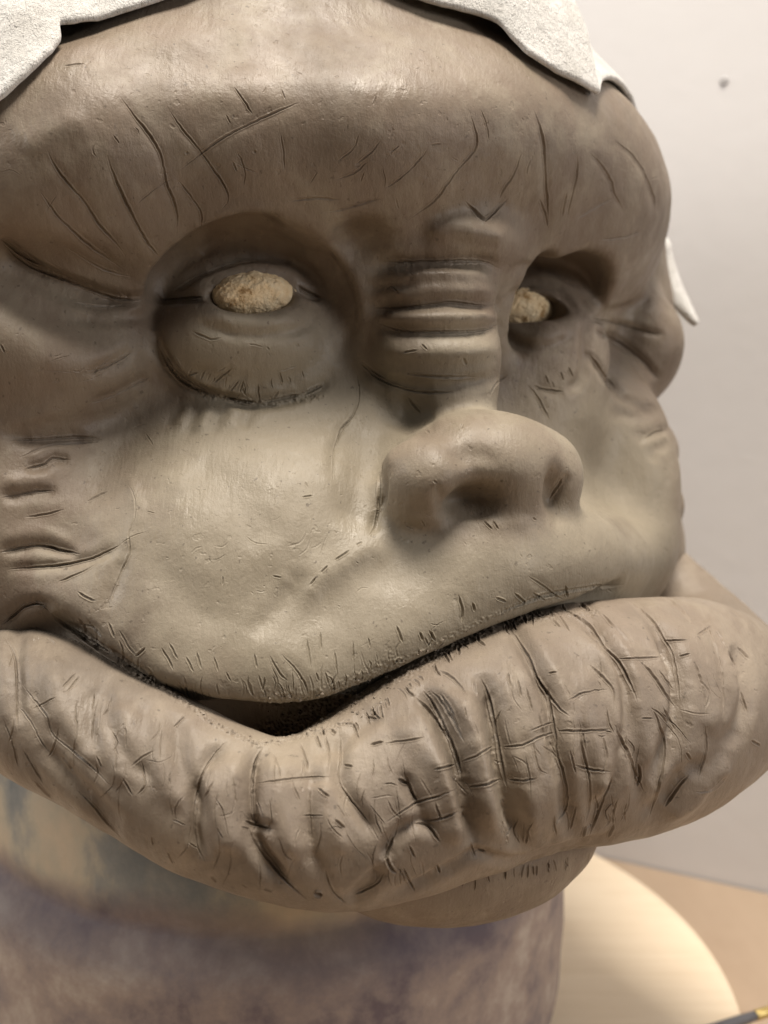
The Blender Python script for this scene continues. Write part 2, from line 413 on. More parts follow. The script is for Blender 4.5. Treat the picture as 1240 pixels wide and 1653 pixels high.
FACE_FINE = """
@0 0 1
7 4.5: 82,992 115,1015 150,1038 200,1070 250,1104 300,1136
5 1.2: 800,992 870,964 940,950 1010,944
@0 0 .5
3 1.1: 150,480 180,540 230,605 275,655 320,725 370,780 410,835
3.4 1.4: 345,500 365,560 400,640 430,700 480,790 520,835
3 1.1: 385,310 430,370 470,420 510,480 525,530 540,600 570,680 570,770
2.5 1: 545,355 590,420 640,480 690,550 730,610 735,650 710,680
2.5 .9: 755,280 790,330 815,370 ; 575,580 620,640 650,690 648,740
3 1.2: 130,620 180,690 240,750 300,800 350,835 400,870
2.8 .9: 575,555 650,495 730,440 830,390 920,350 975,328
2 .5: 440,660 500,610 560,575 ; 365,435 385,465 ; 205,215 240,208 275,206 ; 1205,340 1215,310
2.2 .7: 765,490 790,550 785,610 ; 750,520 765,555 ; 905,430 915,490 918,550
3.5 1.2: 818,486 826,494 ; 600,490 606,496
3 1.5: 0,770 40,800 90,835 150,860
2.5 .6: 1085,580 1140,560 1190,520 ; 1090,520 1140,480 1160,430 ; 1150,530 1200,490 1230,450
3 .7: 1040,685 1110,675 1190,650 1240,640 ; 930,650 1010,640 1100,645
2 .5: 960,235 975,240 ; 860,280 850,300 ; 910,290 920,320 ; 730,370 745,400
@620 0 .5
2.5 .8: 270,350 285,390 300,450 290,490 240,545 200,600 170,640 120,680 60,720
2 .5: 310,350 330,400 340,460 ; 220,510 240,520 ; 150,470 185,465 ; 20,490 50,470 ; 445,380 450,390
3 1: 480,350 500,400 515,470 520,560 525,640 530,720
2.5 .7: 445,490 420,560 380,620 370,650 ; 625,500 620,580 600,660 590,710
4 1.6: 262,650 300,690 325,710 350,690 400,640
2.5 .8: 660,490 700,530 735,590 740,620 780,690 ; 740,450 800,500 840,560 870,640 875,700
3 .7: 740,640 680,670 620,710 ; 700,775 780,765 840,745
2.5 .7: 0,610 60,570 110,520 140,480 ; 590,620 575,700 ; 500,640 520,690 530,740
2 .6: 105,220 120,225 ; 170,180 174,186 ; 860,580 885,570
@0 320 .5
3.5 1.5: 0,130 50,185 110,225 200,260 280,290 360,320 430,328 490,320
2.5 .8: 200,145 280,200 350,235 430,255 ; 150,200 230,250 300,280 ; 230,335 330,350 430,345
3 .8: 280,570 350,540 430,495
2.5 .8: 285,665 360,640 440,600 490,575 ; 0,470 15,500
3.5 1.8: 520,328 580,325 660,318 ; 960,282 990,302 1040,322
3 .9: 620,430 680,455 720,450 ; 545,310 620,262 700,228 780,200 850,196
4 1.8: 515,480 545,540 600,597 680,632 ; 720,640 780,655 830,660 ; 845,660 920,645 975,632 ; 980,635 1040,605
2.5 .8: 560,510 580,545 ; 600,575 640,562 ; 685,600 715,575 750,548 ; 740,625 770,590 ; 832,600 836,650 ; 880,650 900,620 ; 860,480 870,490 ; 960,470 965,480
2 .5: 640,600 650,590 ; 660,610 675,595 ; 700,560 730,545 ; 900,560 960,540 ; 800,470 850,480
3 .8: 1150,560 1160,640 1140,700 1100,750 1080,830 ; 1165,535 1200,555 1240,580
2 .5: 1000,620 1040,600 ; 470,760 495,800 ; 430,740 470,730
@560 320 .5
3.5 1.2: 110,208 220,205 330,204 440,205 500,232 ; 70,352 200,352 330,337 430,347 500,340
3.5 1.2: 100,402 180,427 300,432 430,427 505,402 ; 180,565 300,577 430,577
3.2 1.3: 50,535 100,580 200,620 300,628 370,622
3 1.5: 600,605 640,618 700,625
2.5 .9: 640,570 650,600 ; 690,560 700,590 ; 715,545 730,580 ; 660,590 668,615
3 1.2: 780,385 850,400 960,430 1030,440 ; 790,420 850,450 900,480 960,530 1010,590 ; 780,500 830,570 870,620
2.5 .8: 580,600 620,650 655,720 ; 460,640 480,600 520,570 ; 180,500 230,490 ; 240,470 260,490
3 1.4: 195,640 215,665 240,695
4 1.3: 375,515 385,540 ; 365,737 375,739
3 .8: 960,780 1000,755 1035,750 ; 255,750 268,758
2 .5: 140,280 170,310 ; 200,240 215,250 ; 300,230 320,236 ; 420,360 440,362
@0 660 .5
3 1.3: 30,100 130,98 230,92 300,92 335,104
2.5 1: 60,160 150,120 240,112 330,105 ; 0,290 70,275 130,265 180,265
3 1.2: 80,195 140,180 170,160 230,165
2.5 .7: 80,350 150,340 210,325 ; 185,560 260,530 320,495 ; 280,300 320,280 350,265
3.6 1.7: 0,465 60,450 130,442 190,455 260,470
3 1.2: 20,520 100,512 200,505 290,485 350,460 390,440
2.5 .6: 410,235 435,290 435,350 415,410 420,460 390,530 360,600 340,650
3 1: 250,590 280,610 310,620 ; 250,695 300,705 330,740
3 1.4: 0,700 40,670 80,640 130,630 165,660
3 1.1: 1225,230 1220,310 1210,380 1190,410
2.4 .9: 1170,430 1150,440 ; 1130,455 1110,470 1080,490 ; 1060,505 1035,530 ; 1020,545 1000,570
2.2 .6: 1150,10 1110,60 1085,110 1075,170 1075,240 ; 985,235 995,255 ; 975,285 1010,280 ; 720,540 718,570 ; 880,540 910,545
2 .5: 535,480 545,480 ; 675,485 680,495 ; 810,590 818,598 ; 850,570 856,574 ; 1090,635 1098,640 ; 540,225 546,230
3 .9: 385,715 410,760 440,800 ; 350,690 370,740 ; 440,800 470,770 ; 250,700 290,740 320,790
2.6 .8: 520,770 545,810 560,845 ; 545,755 575,810 ; 600,800 625,850 ; 635,785 650,840 ; 820,790 830,838 ; 870,795 900,850 930,880 ; 905,790 950,835 985,890 995,930
2.3 .7: 990,740 1000,800 1005,840 ; 1035,720 1038,780 ; 1140,750 1142,820 ; 1080,780 1088,850 ; 690,800 705,850 ; 730,850 745,880 ; 1050,850 1060,890 ; 1020,850 1030,880 ; 1190,740 1195,770
@560 620 .5
4 1.4: 105,290 105,350 100,420 85,480
2.2 .6: 190,455 215,470 ; 735,370 790,410 850,460 ; 365,132 378,134
3 1.1: 585,620 630,650 670,680 700,697
3 1.1: 540,675 580,710 ; 600,675 640,700 ; 705,650 712,690 ; 360,680 372,730 370,770 ; 405,705 412,735 ; 160,780 180,835 ; 235,800 245,830 ; 480,690 515,705 ; 265,795 285,830
2.4 .8: 840,660 855,672 ; 440,440 470,470 ; 470,440 490,470 ; 600,430 612,440 ; 240,440 250,460
2 .5: 380,510 385,520 ; 150,500 155,506 ; 30,575 38,580 ; 560,550 565,560
3 .8: 700,300 650,370 ; 280,310 290,320
"""
LIP_FORM = """
@0 0 1
24 -2.2: 845,1020 905,1110 915,1220 890,1310
20 -2.0: 640,1160 700,1230 730,1310
20 -1.8: 330,1215 345,1300 380,1380
18 -1.6: 90,1080 110,1160 160,1240
18 -1.6: 220,1130 245,1220 290,1310
14 2.2: 285,1150 295,1240 340,1330
14 2.2: 165,1080 180,1170 230,1270
26 -2.5: 960,1000 1000,1110 990,1230 960,1300
26 -2.5: 1130,1000 1170,1090 1150,1190
14 4.5: 1060,1000 1100,1090 1090,1180 1050,1270
12 3.5: 930,960 985,1040 1010,1120 1000,1230 960,1320
12 3.5: 1180,1040 1205,1120 1180,1210
@620 900 .5
16 6.60: 100,420 160,480 205,560 235,640 252,720 265,790 285,860 300,960
16 6.30: 310,370 330,430 350,500 365,590 380,680 395,750 410,820 430,880 450,960
13 3.50: 395,195 430,250 475,330 510,400 540,480 552,560 560,640 580,740 600,860 620,930
12 2.10: 565,155 640,200 700,270 760,350 790,440 800,540 820,680 830,800 820,860
12 1.68: 780,135 850,180 900,260 940,360 960,480 960,600 930,740 900,800
12 1.68: 950,120 1020,200 1080,330 1095,480 1090,600 1040,740
20 -3.50: 230,420 270,520 300,620 320,740 340,880
20 -2.80: 420,330 450,450 470,600 480,750 500,880
20 -2.10: 640,350 660,500 680,650 700,800
12 3.08: 60,690 95,770 160,900 ; 0,980 20,930 60,880 130,850
22 -2.80: 150,620 190,720 220,820 230,930
14 2.80: 830,850 900,800 980,700 1040,640
12 -2.10: 900,840 980,800 1060,720 1120,650
8 2.80: 0,1100 120,1050 200,1010 300,960 420,985 530,955 650,925 760,890
@0 940 .5
14 4.20: 855,520 825,580 812,650 808,720 815,800 850,880 920,980
12 2.80: 735,505 690,560 650,620 632,700 630,800 650,900
22 -2.80: 770,560 740,660 730,760 760,880
22 -3.08: 920,560 900,680 920,800 960,900
12 2.80: 1100,470 1095,560 1100,640 1150,730 1210,830
20 -2.52: 1040,640 1060,760 1120,880
12 1.96: 1005,560 1005,700 1003,850 1040,960
12 2.10: 300,330 290,450 300,560 ; 60,130 50,280 58,460
14 2.10: 460,380 470,520 470,650
18 -1.68: 380,380 390,520 400,660 ; 180,230 170,350 180,480
14 2.10: 130,520 200,600 300,700 400,800
10 2.10: 790,775 840,790 890,800
16 2.80: 990,560 1100,500 1180,440 1240,420
12 2.80: 1120,1035 1180,990 1240,920
"""
LIP_FINE = """
@0 940 .5
3 1: 10,170 45,230 55,330 55,420 58,490
2.5 .8: 65,320 110,380 150,430 170,490 230,540 290,590 340,640 370,670 ; 60,400 100,450 130,510 160,550 ; 10,440 40,520 60,600
2 .6: 260,360 245,410 250,470 240,530 240,610 ; 320,370 305,430 295,520 ; 330,380 320,450 310,530
2.5 .8: 360,370 350,410 330,430 ; 240,660 300,720 350,780 400,830 ; 75,540 110,600 140,650 ; 455,570 470,650 440,690 ; 395,630 430,690
2 .6: 405,460 408,540 ; 500,510 490,560 490,650 500,690 ; 250,290 200,340 ; 260,300 215,355 ; 555,765 600,785 ; 540,870 560,910 ; 490,820 495,850
3 1.2: 735,510 690,560 655,620 640,680 630,740 630,800 640,860 670,910
3.5 1.8: 850,530 825,580 815,650 815,720 825,780
3 1.3: 790,770 830,785 880,798 ; 965,515 985,560 995,610 ; 1025,665 1065,695 ; 1080,765 1115,795
3.5 1.6: 795,780 830,850 870,900 930,970 1000,1030
2.5 .8: 820,650 900,640 990,630 1080,628 ; 1005,650 1000,720 1005,800 1003,850 ; 1050,490 1065,560 1060,620 ; 880,545 900,600 905,640
2.5 .9: 1100,490 1100,560 1095,640 1130,700 1180,760 1210,820
3 1.1: 1050,930 1070,990 1120,1040 ; 1240,930 1220,970 1140,1010
5 2.2: 1012,1005 1042,1010
2 .7: 690,690 720,740 740,840 ; 700,790 720,830 ; 870,700 880,790 ; 830,700 850,760 ; 750,620 760,700 740,780 ; 900,820 920,880 950,900
2 .6: 680,950 700,970 ; 780,975 800,985 ; 850,990 880,1000 ; 625,925 630,930 ; 610,840 640,860 ; 1095,880 1100,885
2.5 .7: 100,190 130,180 ; 150,180 180,200 ; 110,640 170,700 ; 310,560 330,600 ; 200,560 240,610 ; 690,640 660,700 ; 560,470 600,430
3 1.1: 900,520 905,530 ; 1195,525 1240,515 ; 1110,590 1140,595
@620 900 .5
4 1.8: 125,430 160,475 200,555 235,640 250,720 ; 310,385 335,440 352,510 368,600 385,690 400,760
3.5 1.4: 150,430 190,470 230,540 262,600 ; 180,440 215,490 245,560 ; 100,450 150,500 200,570
3.5 1.5: 385,195 420,250 465,320 490,380 530,450 545,530 555,600 550,680 ; 480,370 530,440 560,480 600,515
3.5 1.5: 565,165 620,190 670,230 710,290 760,340 800,420 820,470
3 1: 170,362 215,385 250,420 270,450 ; 780,135 830,170 870,210 900,260 930,310 945,390 955,470
3 1.1: 820,330 860,370 900,430 940,485 ; 660,345 700,380 740,430 745,500 ; 860,480 880,520 905,600 900,680 880,760 850,850
3.2 1.2: 745,540 770,600 800,660 815,740 ; 700,180 760,240 800,290
3.4 1.6: 818,665 826,700 815,740
3 1: 1000,330 1020,390 1035,450 1040,520 ; 1140,290 1180,330 ; 910,130 960,170 1000,220
2.5 .8: 1040,210 1070,290 1090,360 1095,440 1095,520 ; 1070,230 1110,300 1140,370 ; 1035,540 1040,620 1010,720
4 1.7: 985,700 950,740 930,770 905,805
3 1: 975,630 990,655 ; 0,600 80,590 130,580 ; 610,670 670,685 740,692 ; 1185,590 1215,610
3.2 1.3: 250,660 300,640 350,610 ; 265,740 320,735 375,715 ; 385,612 450,605 500,580 550,565 ; 560,560 650,560 730,555 ; 400,715 450,720 495,712
2.4 .8: 750,328 830,325 900,322 ; 900,270 950,268 985,268 ; 950,320 990,310 ; 590,465 650,435 730,425 ; 530,375 560,370
3 1.1: 0,860 60,820 110,790 180,770 240,745 ; 160,685 230,670 ; 165,790 185,850 ; 130,850 180,845 240,820
4 1.6: 45,715 75,730 ; 70,700 90,760 110,790 ; 95,860 135,862 160,890 180,920 ; 0,975 12,955 30,900 ; 5,960 20,1000 42,1022
3 1.1: 630,520 640,620 660,700 665,780 650,860 ; 540,540 560,640 580,700 590,800 540,880 ; 660,900 700,800 720,750 740,700
3 1.1: 466,875 457,925 ; 742,860 722,905 ; 652,865 640,905
2.5 .9: 400,370 410,420 ; 430,390 445,450 ; 460,420 480,500 ; 290,400 300,450 ; 500,500 520,600 ; 480,600 500,680 530,700 ; 640,560 650,620
3 1: 170,990 180,1020 ; 60,1000 100,1080 ; 80,930 100,970 ; 380,850 400,900 ; 300,940 330,950
2.5 .8: 600,620 620,700 ; 700,560 720,640 700,720 ; 620,800 600,880 ; 680,760 690,830 650,880 ; 830,520 870,520 ; 770,600 840,760 ; 900,480 940,560
2.5 .8: 560,180 600,240 ; 540,200 570,225 ; 440,190 480,180 550,160 ; 1010,250 1060,220 ; 1150,430 1170,500 ; 1000,760 1060,750 1110,700
"""

UPLIP = [(85, 995), (140, 1035), (240, 1105), (320, 1140), (430, 1128), (500, 1132), (560, 1112), (640, 1070), (700, 1043), (760, 1010), (850, 970), (960, 945), (1060, 938)]
LOTOP = [(60, 1000), (150, 1045), (270, 1115), (350, 1170), (415, 1202), (500, 1185), (565, 1165), (640, 1110), (700, 1065), (770, 1015), (850, 985), (950, 965)]
LOMID = [(20, 1080), (150, 1150), (300, 1240), (420, 1290), (560, 1290), (700, 1230), (850, 1150), (1000, 1120), (1150, 1110)]
FACE_EXTRA = (spray(UPLIP[1:9], 60, 34, (125, 85), 1.2, .30, -14) + spray(UPLIP[4:9], 16, 14, (110, 70), 1.1, .35, -6)
  + spray([(650, 1420), (800, 1400), (960, 1375)], 30, 20, (-85, -95), 1.0, .45, 8)
  + spray([(30, 250), (300, 200), (600, 220), (950, 260)], 10, 30, (120, 60), 1.0, .2, 120, 60)
  + spray([(100, 760), (400, 800), (560, 900), (900, 900)], 16, 34, (30, 10), 1.0, .13, 150, 60)
  + spray([(60, 560), (200, 620)], 8, 40, (10, 30), 1.0, .15, 60, 30)
  + spray([(290, 610), (400, 640), (520, 605)], 16, 16, (60, 120), 1.1, .35, -8, 20))
LIP_EXTRA = (spray(LOTOP[5:], 40, 20, (-60, -50), 1.5, .7, 10) + spray(LOMID, 46, 64, (-105, -75), 1.1, .32, 90, 18)
  + spray(LOMID, 34, 44, (-105, -70), 1.1, .32, -70, 22) + spray(LOMID[3:], 16, 60, (-60, -50), 1.1, .3, 60, 24)
  + spray(LOMID, 14, 40, (20, 0), 1.1, .3, 60, 24) + spray([(620, 1440), (800, 1370), (1050, 1320)], 22, 50, (100, 80), 1.2, .35, 0, 20))
FACE_ROUGH = [(UPLIP[4:8], 22, .0006), (UPLIP[7:12], 7, .0005), ([(430, 1190), (520, 1170), (570, 1140)], 30, .0016), ([(520, 640), (440, 652), (330, 640), (270, 590)], 7, .0006)]
LIP_ROUGH = [(LOTOP[:7], 7, .0009), ([(500, 1170), (600, 1110), (720, 1050), (790, 1010)], 18, .0007), ([(820, 1000), (960, 990)], 10, .0006)]
def mesh_obj(name, V, F, mat=None, parent=None, N=None):
    me = bpy.data.meshes.new(name); W_ = to_world(V)
    me.vertices.add(len(V)); me.vertices.foreach_set('co', W_.astype(np.float32).ravel())
    k = F.shape[1]; me.loops.add(F.size); me.loops.foreach_set('vertex_index', F.astype(np.int32).ravel())
    me.polygons.add(len(F)); me.polygons.foreach_set('loop_start', np.arange(0, F.size, k, dtype=np.int32))
    me.polygons.foreach_set('use_smooth', np.ones(len(F), bool))
    me.update(); me.validate()
    o = bpy.data.objects.new(name, me); S.collection.objects.link(o)
    if mat: me.materials.append(mat)
    if parent:
        o.parent = parent; me.transform(Matrix.Translation(-parent.location))
    return o

# ------------------------------------------------------------------ materials
def mat(name, base=(.5, .5, .5), rough=.6):
    m = bpy.data.materials.new(name); m.use_nodes = True; nt = m.node_tree
    b = nt.nodes['Principled BSDF']; b.inputs['Base Color'].default_value = (*base, 1); b.inputs['Roughness'].default_value = rough
    return m, nt, b
def nd(nt, typ, **kw):
    n = nt.nodes.new(typ)
    for k, v in kw.items():
        if k in n.inputs.keys(): n.inputs[k].default_value = v
        else: setattr(n, k, v)
    return n
def tex(nt, scale, detail=4, rough=.55, stretch=(1, 1, 1), rotz=(0, 0, 0), dist=0, typ='ShaderNodeTexNoise'):
    tc = nd(nt, 'ShaderNodeTexCoord'); mp = nd(nt, 'ShaderNodeMapping'); mp.inputs['Scale'].default_value = stretch; mp.inputs['Rotation'].default_value = rotz
    n = nd(nt, typ); n.inputs['Scale'].default_value = scale
    if typ == 'ShaderNodeTexNoise':
        n.inputs['Detail'].default_value = detail; n.inputs['Roughness'].default_value = rough; n.inputs['Distortion'].default_value = dist
    nt.links.new(tc.outputs['Object'], mp.inputs[0]); nt.links.new(mp.outputs[0], n.inputs['Vector'])
    return n.outputs[0]
def ramp(nt, fac, stops):
    r = nd(nt, 'ShaderNodeValToRGB'); e = r.color_ramp.elements
    while len(e) < len(stops): e.new(.5)
    for i, (p, c) in enumerate(stops):
        e[i].position = p; e[i].color = (*c, 1) if len(c) == 3 else c
    nt.links.new(fac, r.inputs[0]); return r.outputs[0]
def mix(nt, fac, a, b, mode='MIX'):
    m = nd(nt, 'ShaderNodeMix', data_type='RGBA', blend_type=mode)
    for s_, v in ((0, fac), (6, a), (7, b)):
        if hasattr(v, 'links') or isinstance(v, bpy.types.NodeSocket): nt.links.new(v, m.inputs[s_])
        else: m.inputs[s_].default_value = v if s_ == 0 else (*v, 1)
    return m.outputs[2]
def math_(nt, op, a, b=0.0):
    m = nd(nt, 'ShaderNodeMath', operation=op)
    for i, v in enumerate((a, b)):
        if isinstance(v, bpy.types.NodeSocket): nt.links.new(v, m.inputs[i])
        else: m.inputs[i].default_value = v
    return m.outputs[0]
def bump(nt, b, layers):
    prev = None
    for hgt, dist, st in layers:
        n = nd(nt, 'ShaderNodeBump'); n.inputs['Distance'].default_value = dist; n.inputs['Strength'].default_value = st
        nt.links.new(hgt, n.inputs['Height'])
        if prev: nt.links.new(prev, n.inputs['Normal'])
        prev = n.outputs[0]
    nt.links.new(prev, b.inputs['Normal'])
def clay(name, c1, c2, c3):
    m, nt, b = mat(name)
    at = nd(nt, 'ShaderNodeAttribute'); at.attribute_name = 'dry_lit'
    b.inputs['Specular IOR Level'].default_value = .33
    n1 = tex(nt, 22, 6, .6, dist=.6); n2 = tex(nt, 60, 5, .65, stretch=(1, 1, .4), rotz=(.4, .6, .3)); n3 = tex(nt, 9, 3, .5)
    f = math_(nt, 'ADD', at.outputs['Fac'], math_(nt, 'MULTIPLY', math_(nt, 'SUBTRACT', n1, .5), 1.1))
    f = ramp(nt, f, [(.15, (0, 0, 0)), (.85, (1, 1, 1))])
    wet = mix(nt, ramp(nt, n3, [(.4, (0, 0, 0)), (.62, (1, 1, 1))]), c1, c3)
    col = mix(nt, f, wet, c2)
    col = mix(nt, ramp(nt, n2, [(.45, (.0, .0, .0)), (.68, (.38, .38, .38))]), col, c2)
    # smears of paler slip dragged over the surface, and darker damp spots
    sm_ = ramp(nt, tex(nt, 34, 7, .7, stretch=(1, .35, .8), rotz=(.5, .2, .7), dist=.5), [(.50, (0, 0, 0)), (.66, (.55, .55, .55))])
    col = mix(nt, sm_, col, tuple(min(1, v*1.12+.02) for v in c2))
    dm = ramp(nt, tex(nt, 13, 6, .62, dist=.3), [(.34, (.55, .55, .55)), (.46, (0, 0, 0))])
    col = mix(nt, dm, col, tuple(v*.78 for v in c1))
    sp_ = ramp(nt, tex(nt, 420, 2, .5), [(.26, (.6, .6, .6)), (.31, (0, 0, 0))])
    col = mix(nt, sp_, col, tuple(v*.45 for v in c1))
    nt.links.new(col, b.inputs['Base Color'])
    rr = nd(nt, 'ShaderNodeMapRange'); rr.inputs[1].default_value = .3; rr.inputs[2].default_value = .75; rr.inputs[3].default_value = .34; rr.inputs[4].default_value = .70
    nt.links.new(tex(nt, 45, 6, .65, dist=.4), rr.inputs[0])
    nt.links.new(rr.outputs[0], b.inputs['Roughness'])
    fine = tex(nt, 900, 4, .7); mid = tex(nt, 190, 4, .6); scr = tex(nt, 420, 3, .6, stretch=(1, .12, .35), rotz=(.5, .3, .9))
    scr2 = tex(nt, 420, 3, .6, stretch=(.15, 1, .3), rotz=(.2, .9, -.5))
    pits = ramp(nt, tex(nt, 260, 2, .5), [(.27, (0, 0, 0)), (.33, (1, 1, 1))])
    bump(nt, b, [(mid, .0009, .28), (tex(nt, 120, 4, .6, stretch=(1, .3, .25), rotz=(.3, .8, .4)), .0012, .4), (scr, .0005, .5), (tex(nt, 75, 6, .65, stretch=(1, .18, .5), rotz=(.2, .5, 1.1), dist=.3), .0016, .35), (fine, .0003, .6), (pits, .0003, .5)])
    return m
M_CLAY = clay('grey_brown_clay', (.162, .125, .093), (.246, .212, .158), (.202, .158, .118))
M_LIP = clay('lip_clay', (.175, .142, .109), (.27, .225, .170), (.22, .176, .136))
def foam():
    m, nt, b = mat('cream_foam', rough=.9)
    n = tex(nt, 160, 5, .7)
    nt.links.new(ramp(nt, n, [(.34, (.46, .28, .12)), (.43, (.88, .67, .40)), (.7, (.93, .78, .54))]), b.inputs['Base Color'])
    bump(nt, b, [(tex(nt, 700, 4, .7), .0012, 1), (n, .001, .6)])
    return m
M_FOAM = foam()
def cloth_mat():
    m, nt, b = mat('white_felt', (.80, .79, .74), .95)
    nt.links.new(ramp(nt, tex(nt, 60, 5, .6), [(.3, (.57, .555, .52)), (.6, (.75, .74, .71))]), b.inputs['Base Color'])
    b.inputs['Sheen Weight'].default_value = .3
    bump(nt, b, [(tex(nt, 90, 6, .7), .004, .5), (tex(nt, 420, 5, .75, stretch=(1, .5, .4)), .0025, 1), (tex(nt, 1500, 2, .5), .0006, .7)])
    return m
M_CLOTH = cloth_mat()
def bust_mat():
    m, nt, b = mat('stained_plaster', rough=.75)
    tc = nd(nt, 'ShaderNodeTexCoord'); sp = nd(nt, 'ShaderNodeSeparateXYZ'); nt.links.new(tc.outputs['Object'], sp.inputs[0])
    n1 = tex(nt, 16, 7, .62, stretch=(1, 1, .7), dist=.1); n2 = tex(nt, 24, 7, .66, dist=.1); n3 = tex(nt, 7, 4, .6)
    up = ramp(nt, n1, [(.36, (.17, .19, .20)), (.46, (.26, .265, .25)), (.54, (.42, .38, .30)), (.66, (.52, .43, .32))])
    lo = ramp(nt, n2, [(.36, (.14, .11, .125)), (.46, (.25, .205, .195)), (.55, (.33, .265, .23)), (.66, (.45, .39, .34))])
    roll_shade = (.10, .085, .11)
    zz = math_(nt, 'ADD', sp.outputs[2], math_(nt, 'MULTIPLY', math_(nt, 'SUBTRACT', n3, .5), .05))
    f = nd(nt, 'ShaderNodeMapRange'); f.inputs[1].default_value = .150; f.inputs[2].default_value = .166; nt.links.new(zz, f.inputs[0])
    col = mix(nt, f.outputs[0], lo, up)
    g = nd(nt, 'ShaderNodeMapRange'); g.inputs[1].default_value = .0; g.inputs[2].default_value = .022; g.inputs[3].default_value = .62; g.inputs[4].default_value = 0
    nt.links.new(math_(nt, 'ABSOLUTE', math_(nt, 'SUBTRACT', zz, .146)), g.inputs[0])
    col = mix(nt, g.outputs[0], col, roll_shade)  # dark band: shade of the neck roll put into the colour
    nt.links.new(col, b.inputs['Base Color']); bump(nt, b, [(n2, .002, .4), (tex(nt, 200, 4, .6), .001, .4)])
    return m
M_BUST = bust_mat()
def wood(name, a, c, sc=(1, 14, 1), k=9, rough=.6):
    m, nt, b = mat(name, rough=rough)
    n = tex(nt, k, 6, .6, stretch=sc, dist=.5); n2 = tex(nt, 30, 4, .6)
    nt.links.new(mix(nt, n2, ramp(nt, n, [(.3, a), (.7, c)]), c), b.inputs['Base Color']); bump(nt, b, [(n, .001, .3)])
    return m
M_PLY = wood('pale_plywood', (.66, .53, .37), (.78, .66, .50))
M_TABLE = wood('brown_tabletop', (.29, .21, .145), (.37, .28, .20), sc=(6, 1, 1), k=4)
def wall_mat():
    m, nt, b = mat('wall_paint', rough=.8)
    nt.links.new(ramp(nt, tex(nt, 3, 4, .5), [(.3, (.64, .63, .63)), (.7, (.68, .67, .67))]), b.inputs['Base Color'])
    bump(nt, b, [(tex(nt, 60, 4, .6), .001, .3)]); return m
M_WALL = wall_mat()
# ------------------------------------------------------------------ setting
def tag(o, label=None, cat_=None, group=None, kind=None):
    for k, v in (('label', label), ('category', cat_), ('group', group), ('kind', kind)):
        if v: o[k] = v
    return o
def raw(name, vs, fs, m, parent=None, smooth_=False, loc=None):
    me = bpy.data.meshes.new(name); me.from_pydata([tuple(v) for v in vs], [], fs); me.update()
    for p in me.polygons: p.use_smooth = smooth_
    me.materials.append(m); o = bpy.data.objects.new(name, me); S.collection.objects.link(o)
    if parent: o.parent = parent
    if loc: o.location = loc
    return o
wd = Vector((.893, -.450, 0)).normalized(); wn = Vector((-wd.y, wd.x, 0))       # along the wall, away from the camera
wp = Vector((.179, .811, 0))
a, b = wp-wd*2.2, wp+wd*1.6
cs = [a, b, b+wn*.1, a+wn*.1]
wl = raw('wall', [(*c.xy, -.8) for c in cs]+[(*c.xy, 2.3) for c in cs], [(0, 1, 5, 4), (1, 2, 6, 5), (2, 3, 7, 6), (3, 0, 4, 7), (4, 5, 6, 7), (3, 2, 1, 0)], M_WALL)
tag(wl, kind='structure')
# nail hole in the wall: a shallow dimple ring with a dark centre
def ray_wall(px, py):
    r = to_world(q(px, py, 1))-np.array([0, 0, CAMH]); r = Vector(r); n = wn
    return Vector((0, 0, CAMH))+r*((wp-Vector((0, 0, CAMH))).dot(n)/r.dot(n))
hp = ray_wall(1169, 131)
vs = []; fs = []
for i, (r_, dz) in enumerate(((.0030, .0), (.0024, .0006), (.0014, .0008), (.0005, .0003))):
    for k in range(16):
        an = k*math.pi/8; vs.append(hp+wd*(r_*math.cos(an))+Vector((0, 0, 1))*(r_*math.sin(an))-wn*(dz+.0003))
for i in range(3):
    for k in range(16): fs.append((i*16+k, i*16+(k+1) % 16, (i+1)*16+(k+1) % 16, (i+1)*16+k))
fs.append(tuple(48+k for k in range(16)))
M_NAIL = mat('grey_screw', (.42, .41, .41), .6)[0]
tag(raw('wall_screw', vs, fs, M_NAIL, smooth_=True), 'small grey screw head in the pale wall, up right of the ape head', 'screw')
# table top meets the wall
ta, tb = wp-wd*1.5-wn*.002, wp+wd*1.0-wn*.002
cs = [ta, tb, tb-wn*1.3, ta-wn*1.3]
tt = raw('table_top', [(*c.xy, -.03) for c in cs]+[(*c.xy, 0) for c in cs], [(1, 0, 4, 5), (2, 1, 5, 6), (3, 2, 6, 7), (0, 3, 7, 4), (5, 4, 7, 6), (0, 1, 2, 3)], M_TABLE)
tag(tt, kind='structure')
BC = Vector((-.066, .624, 0))
def lathe(name, prof, m, seg=128, parent=None, loc=None, lab=None):
    vs = []; fs = []
    for r_, z in prof:
        for k in range(seg): vs.append((r_*math.cos(2*math.pi*k/seg), r_*math.sin(2*math.pi*k/seg), z))
    for i in range(len(prof)-1):
        for k in range(seg): fs.append((i*seg+k, i*seg+(k+1) % seg, (i+1)*seg+(k+1) % seg, (i+1)*seg+k))
    fs.append(tuple(reversed(range(seg)))); fs.append(tuple((len(prof)-1)*seg+k for k in range(seg)))
    return raw(name, vs, fs, m, parent, True, loc)
bd = lathe('round_board', [(.270, .0005), (.2755, .0005), (.276, .001), (.276, .017), (.2755, .018), (.27, .018), (.1, .018)], M_PLY, loc=BC)
tag(bd, 'pale round plywood board lying on the brown table under the bust', 'board')
bc = Vector((-.066, .605, 0))
prof = [(.145, .0185), (.155, .020), (.166, .028), (.170, .045), (.170, .10), (.169, .135), (.162, .146), (.158, .152), (.160, .165), (.158, .20), (.145, .24), (.12, .27), (.10, .31), (.08, .33)]
pp = []
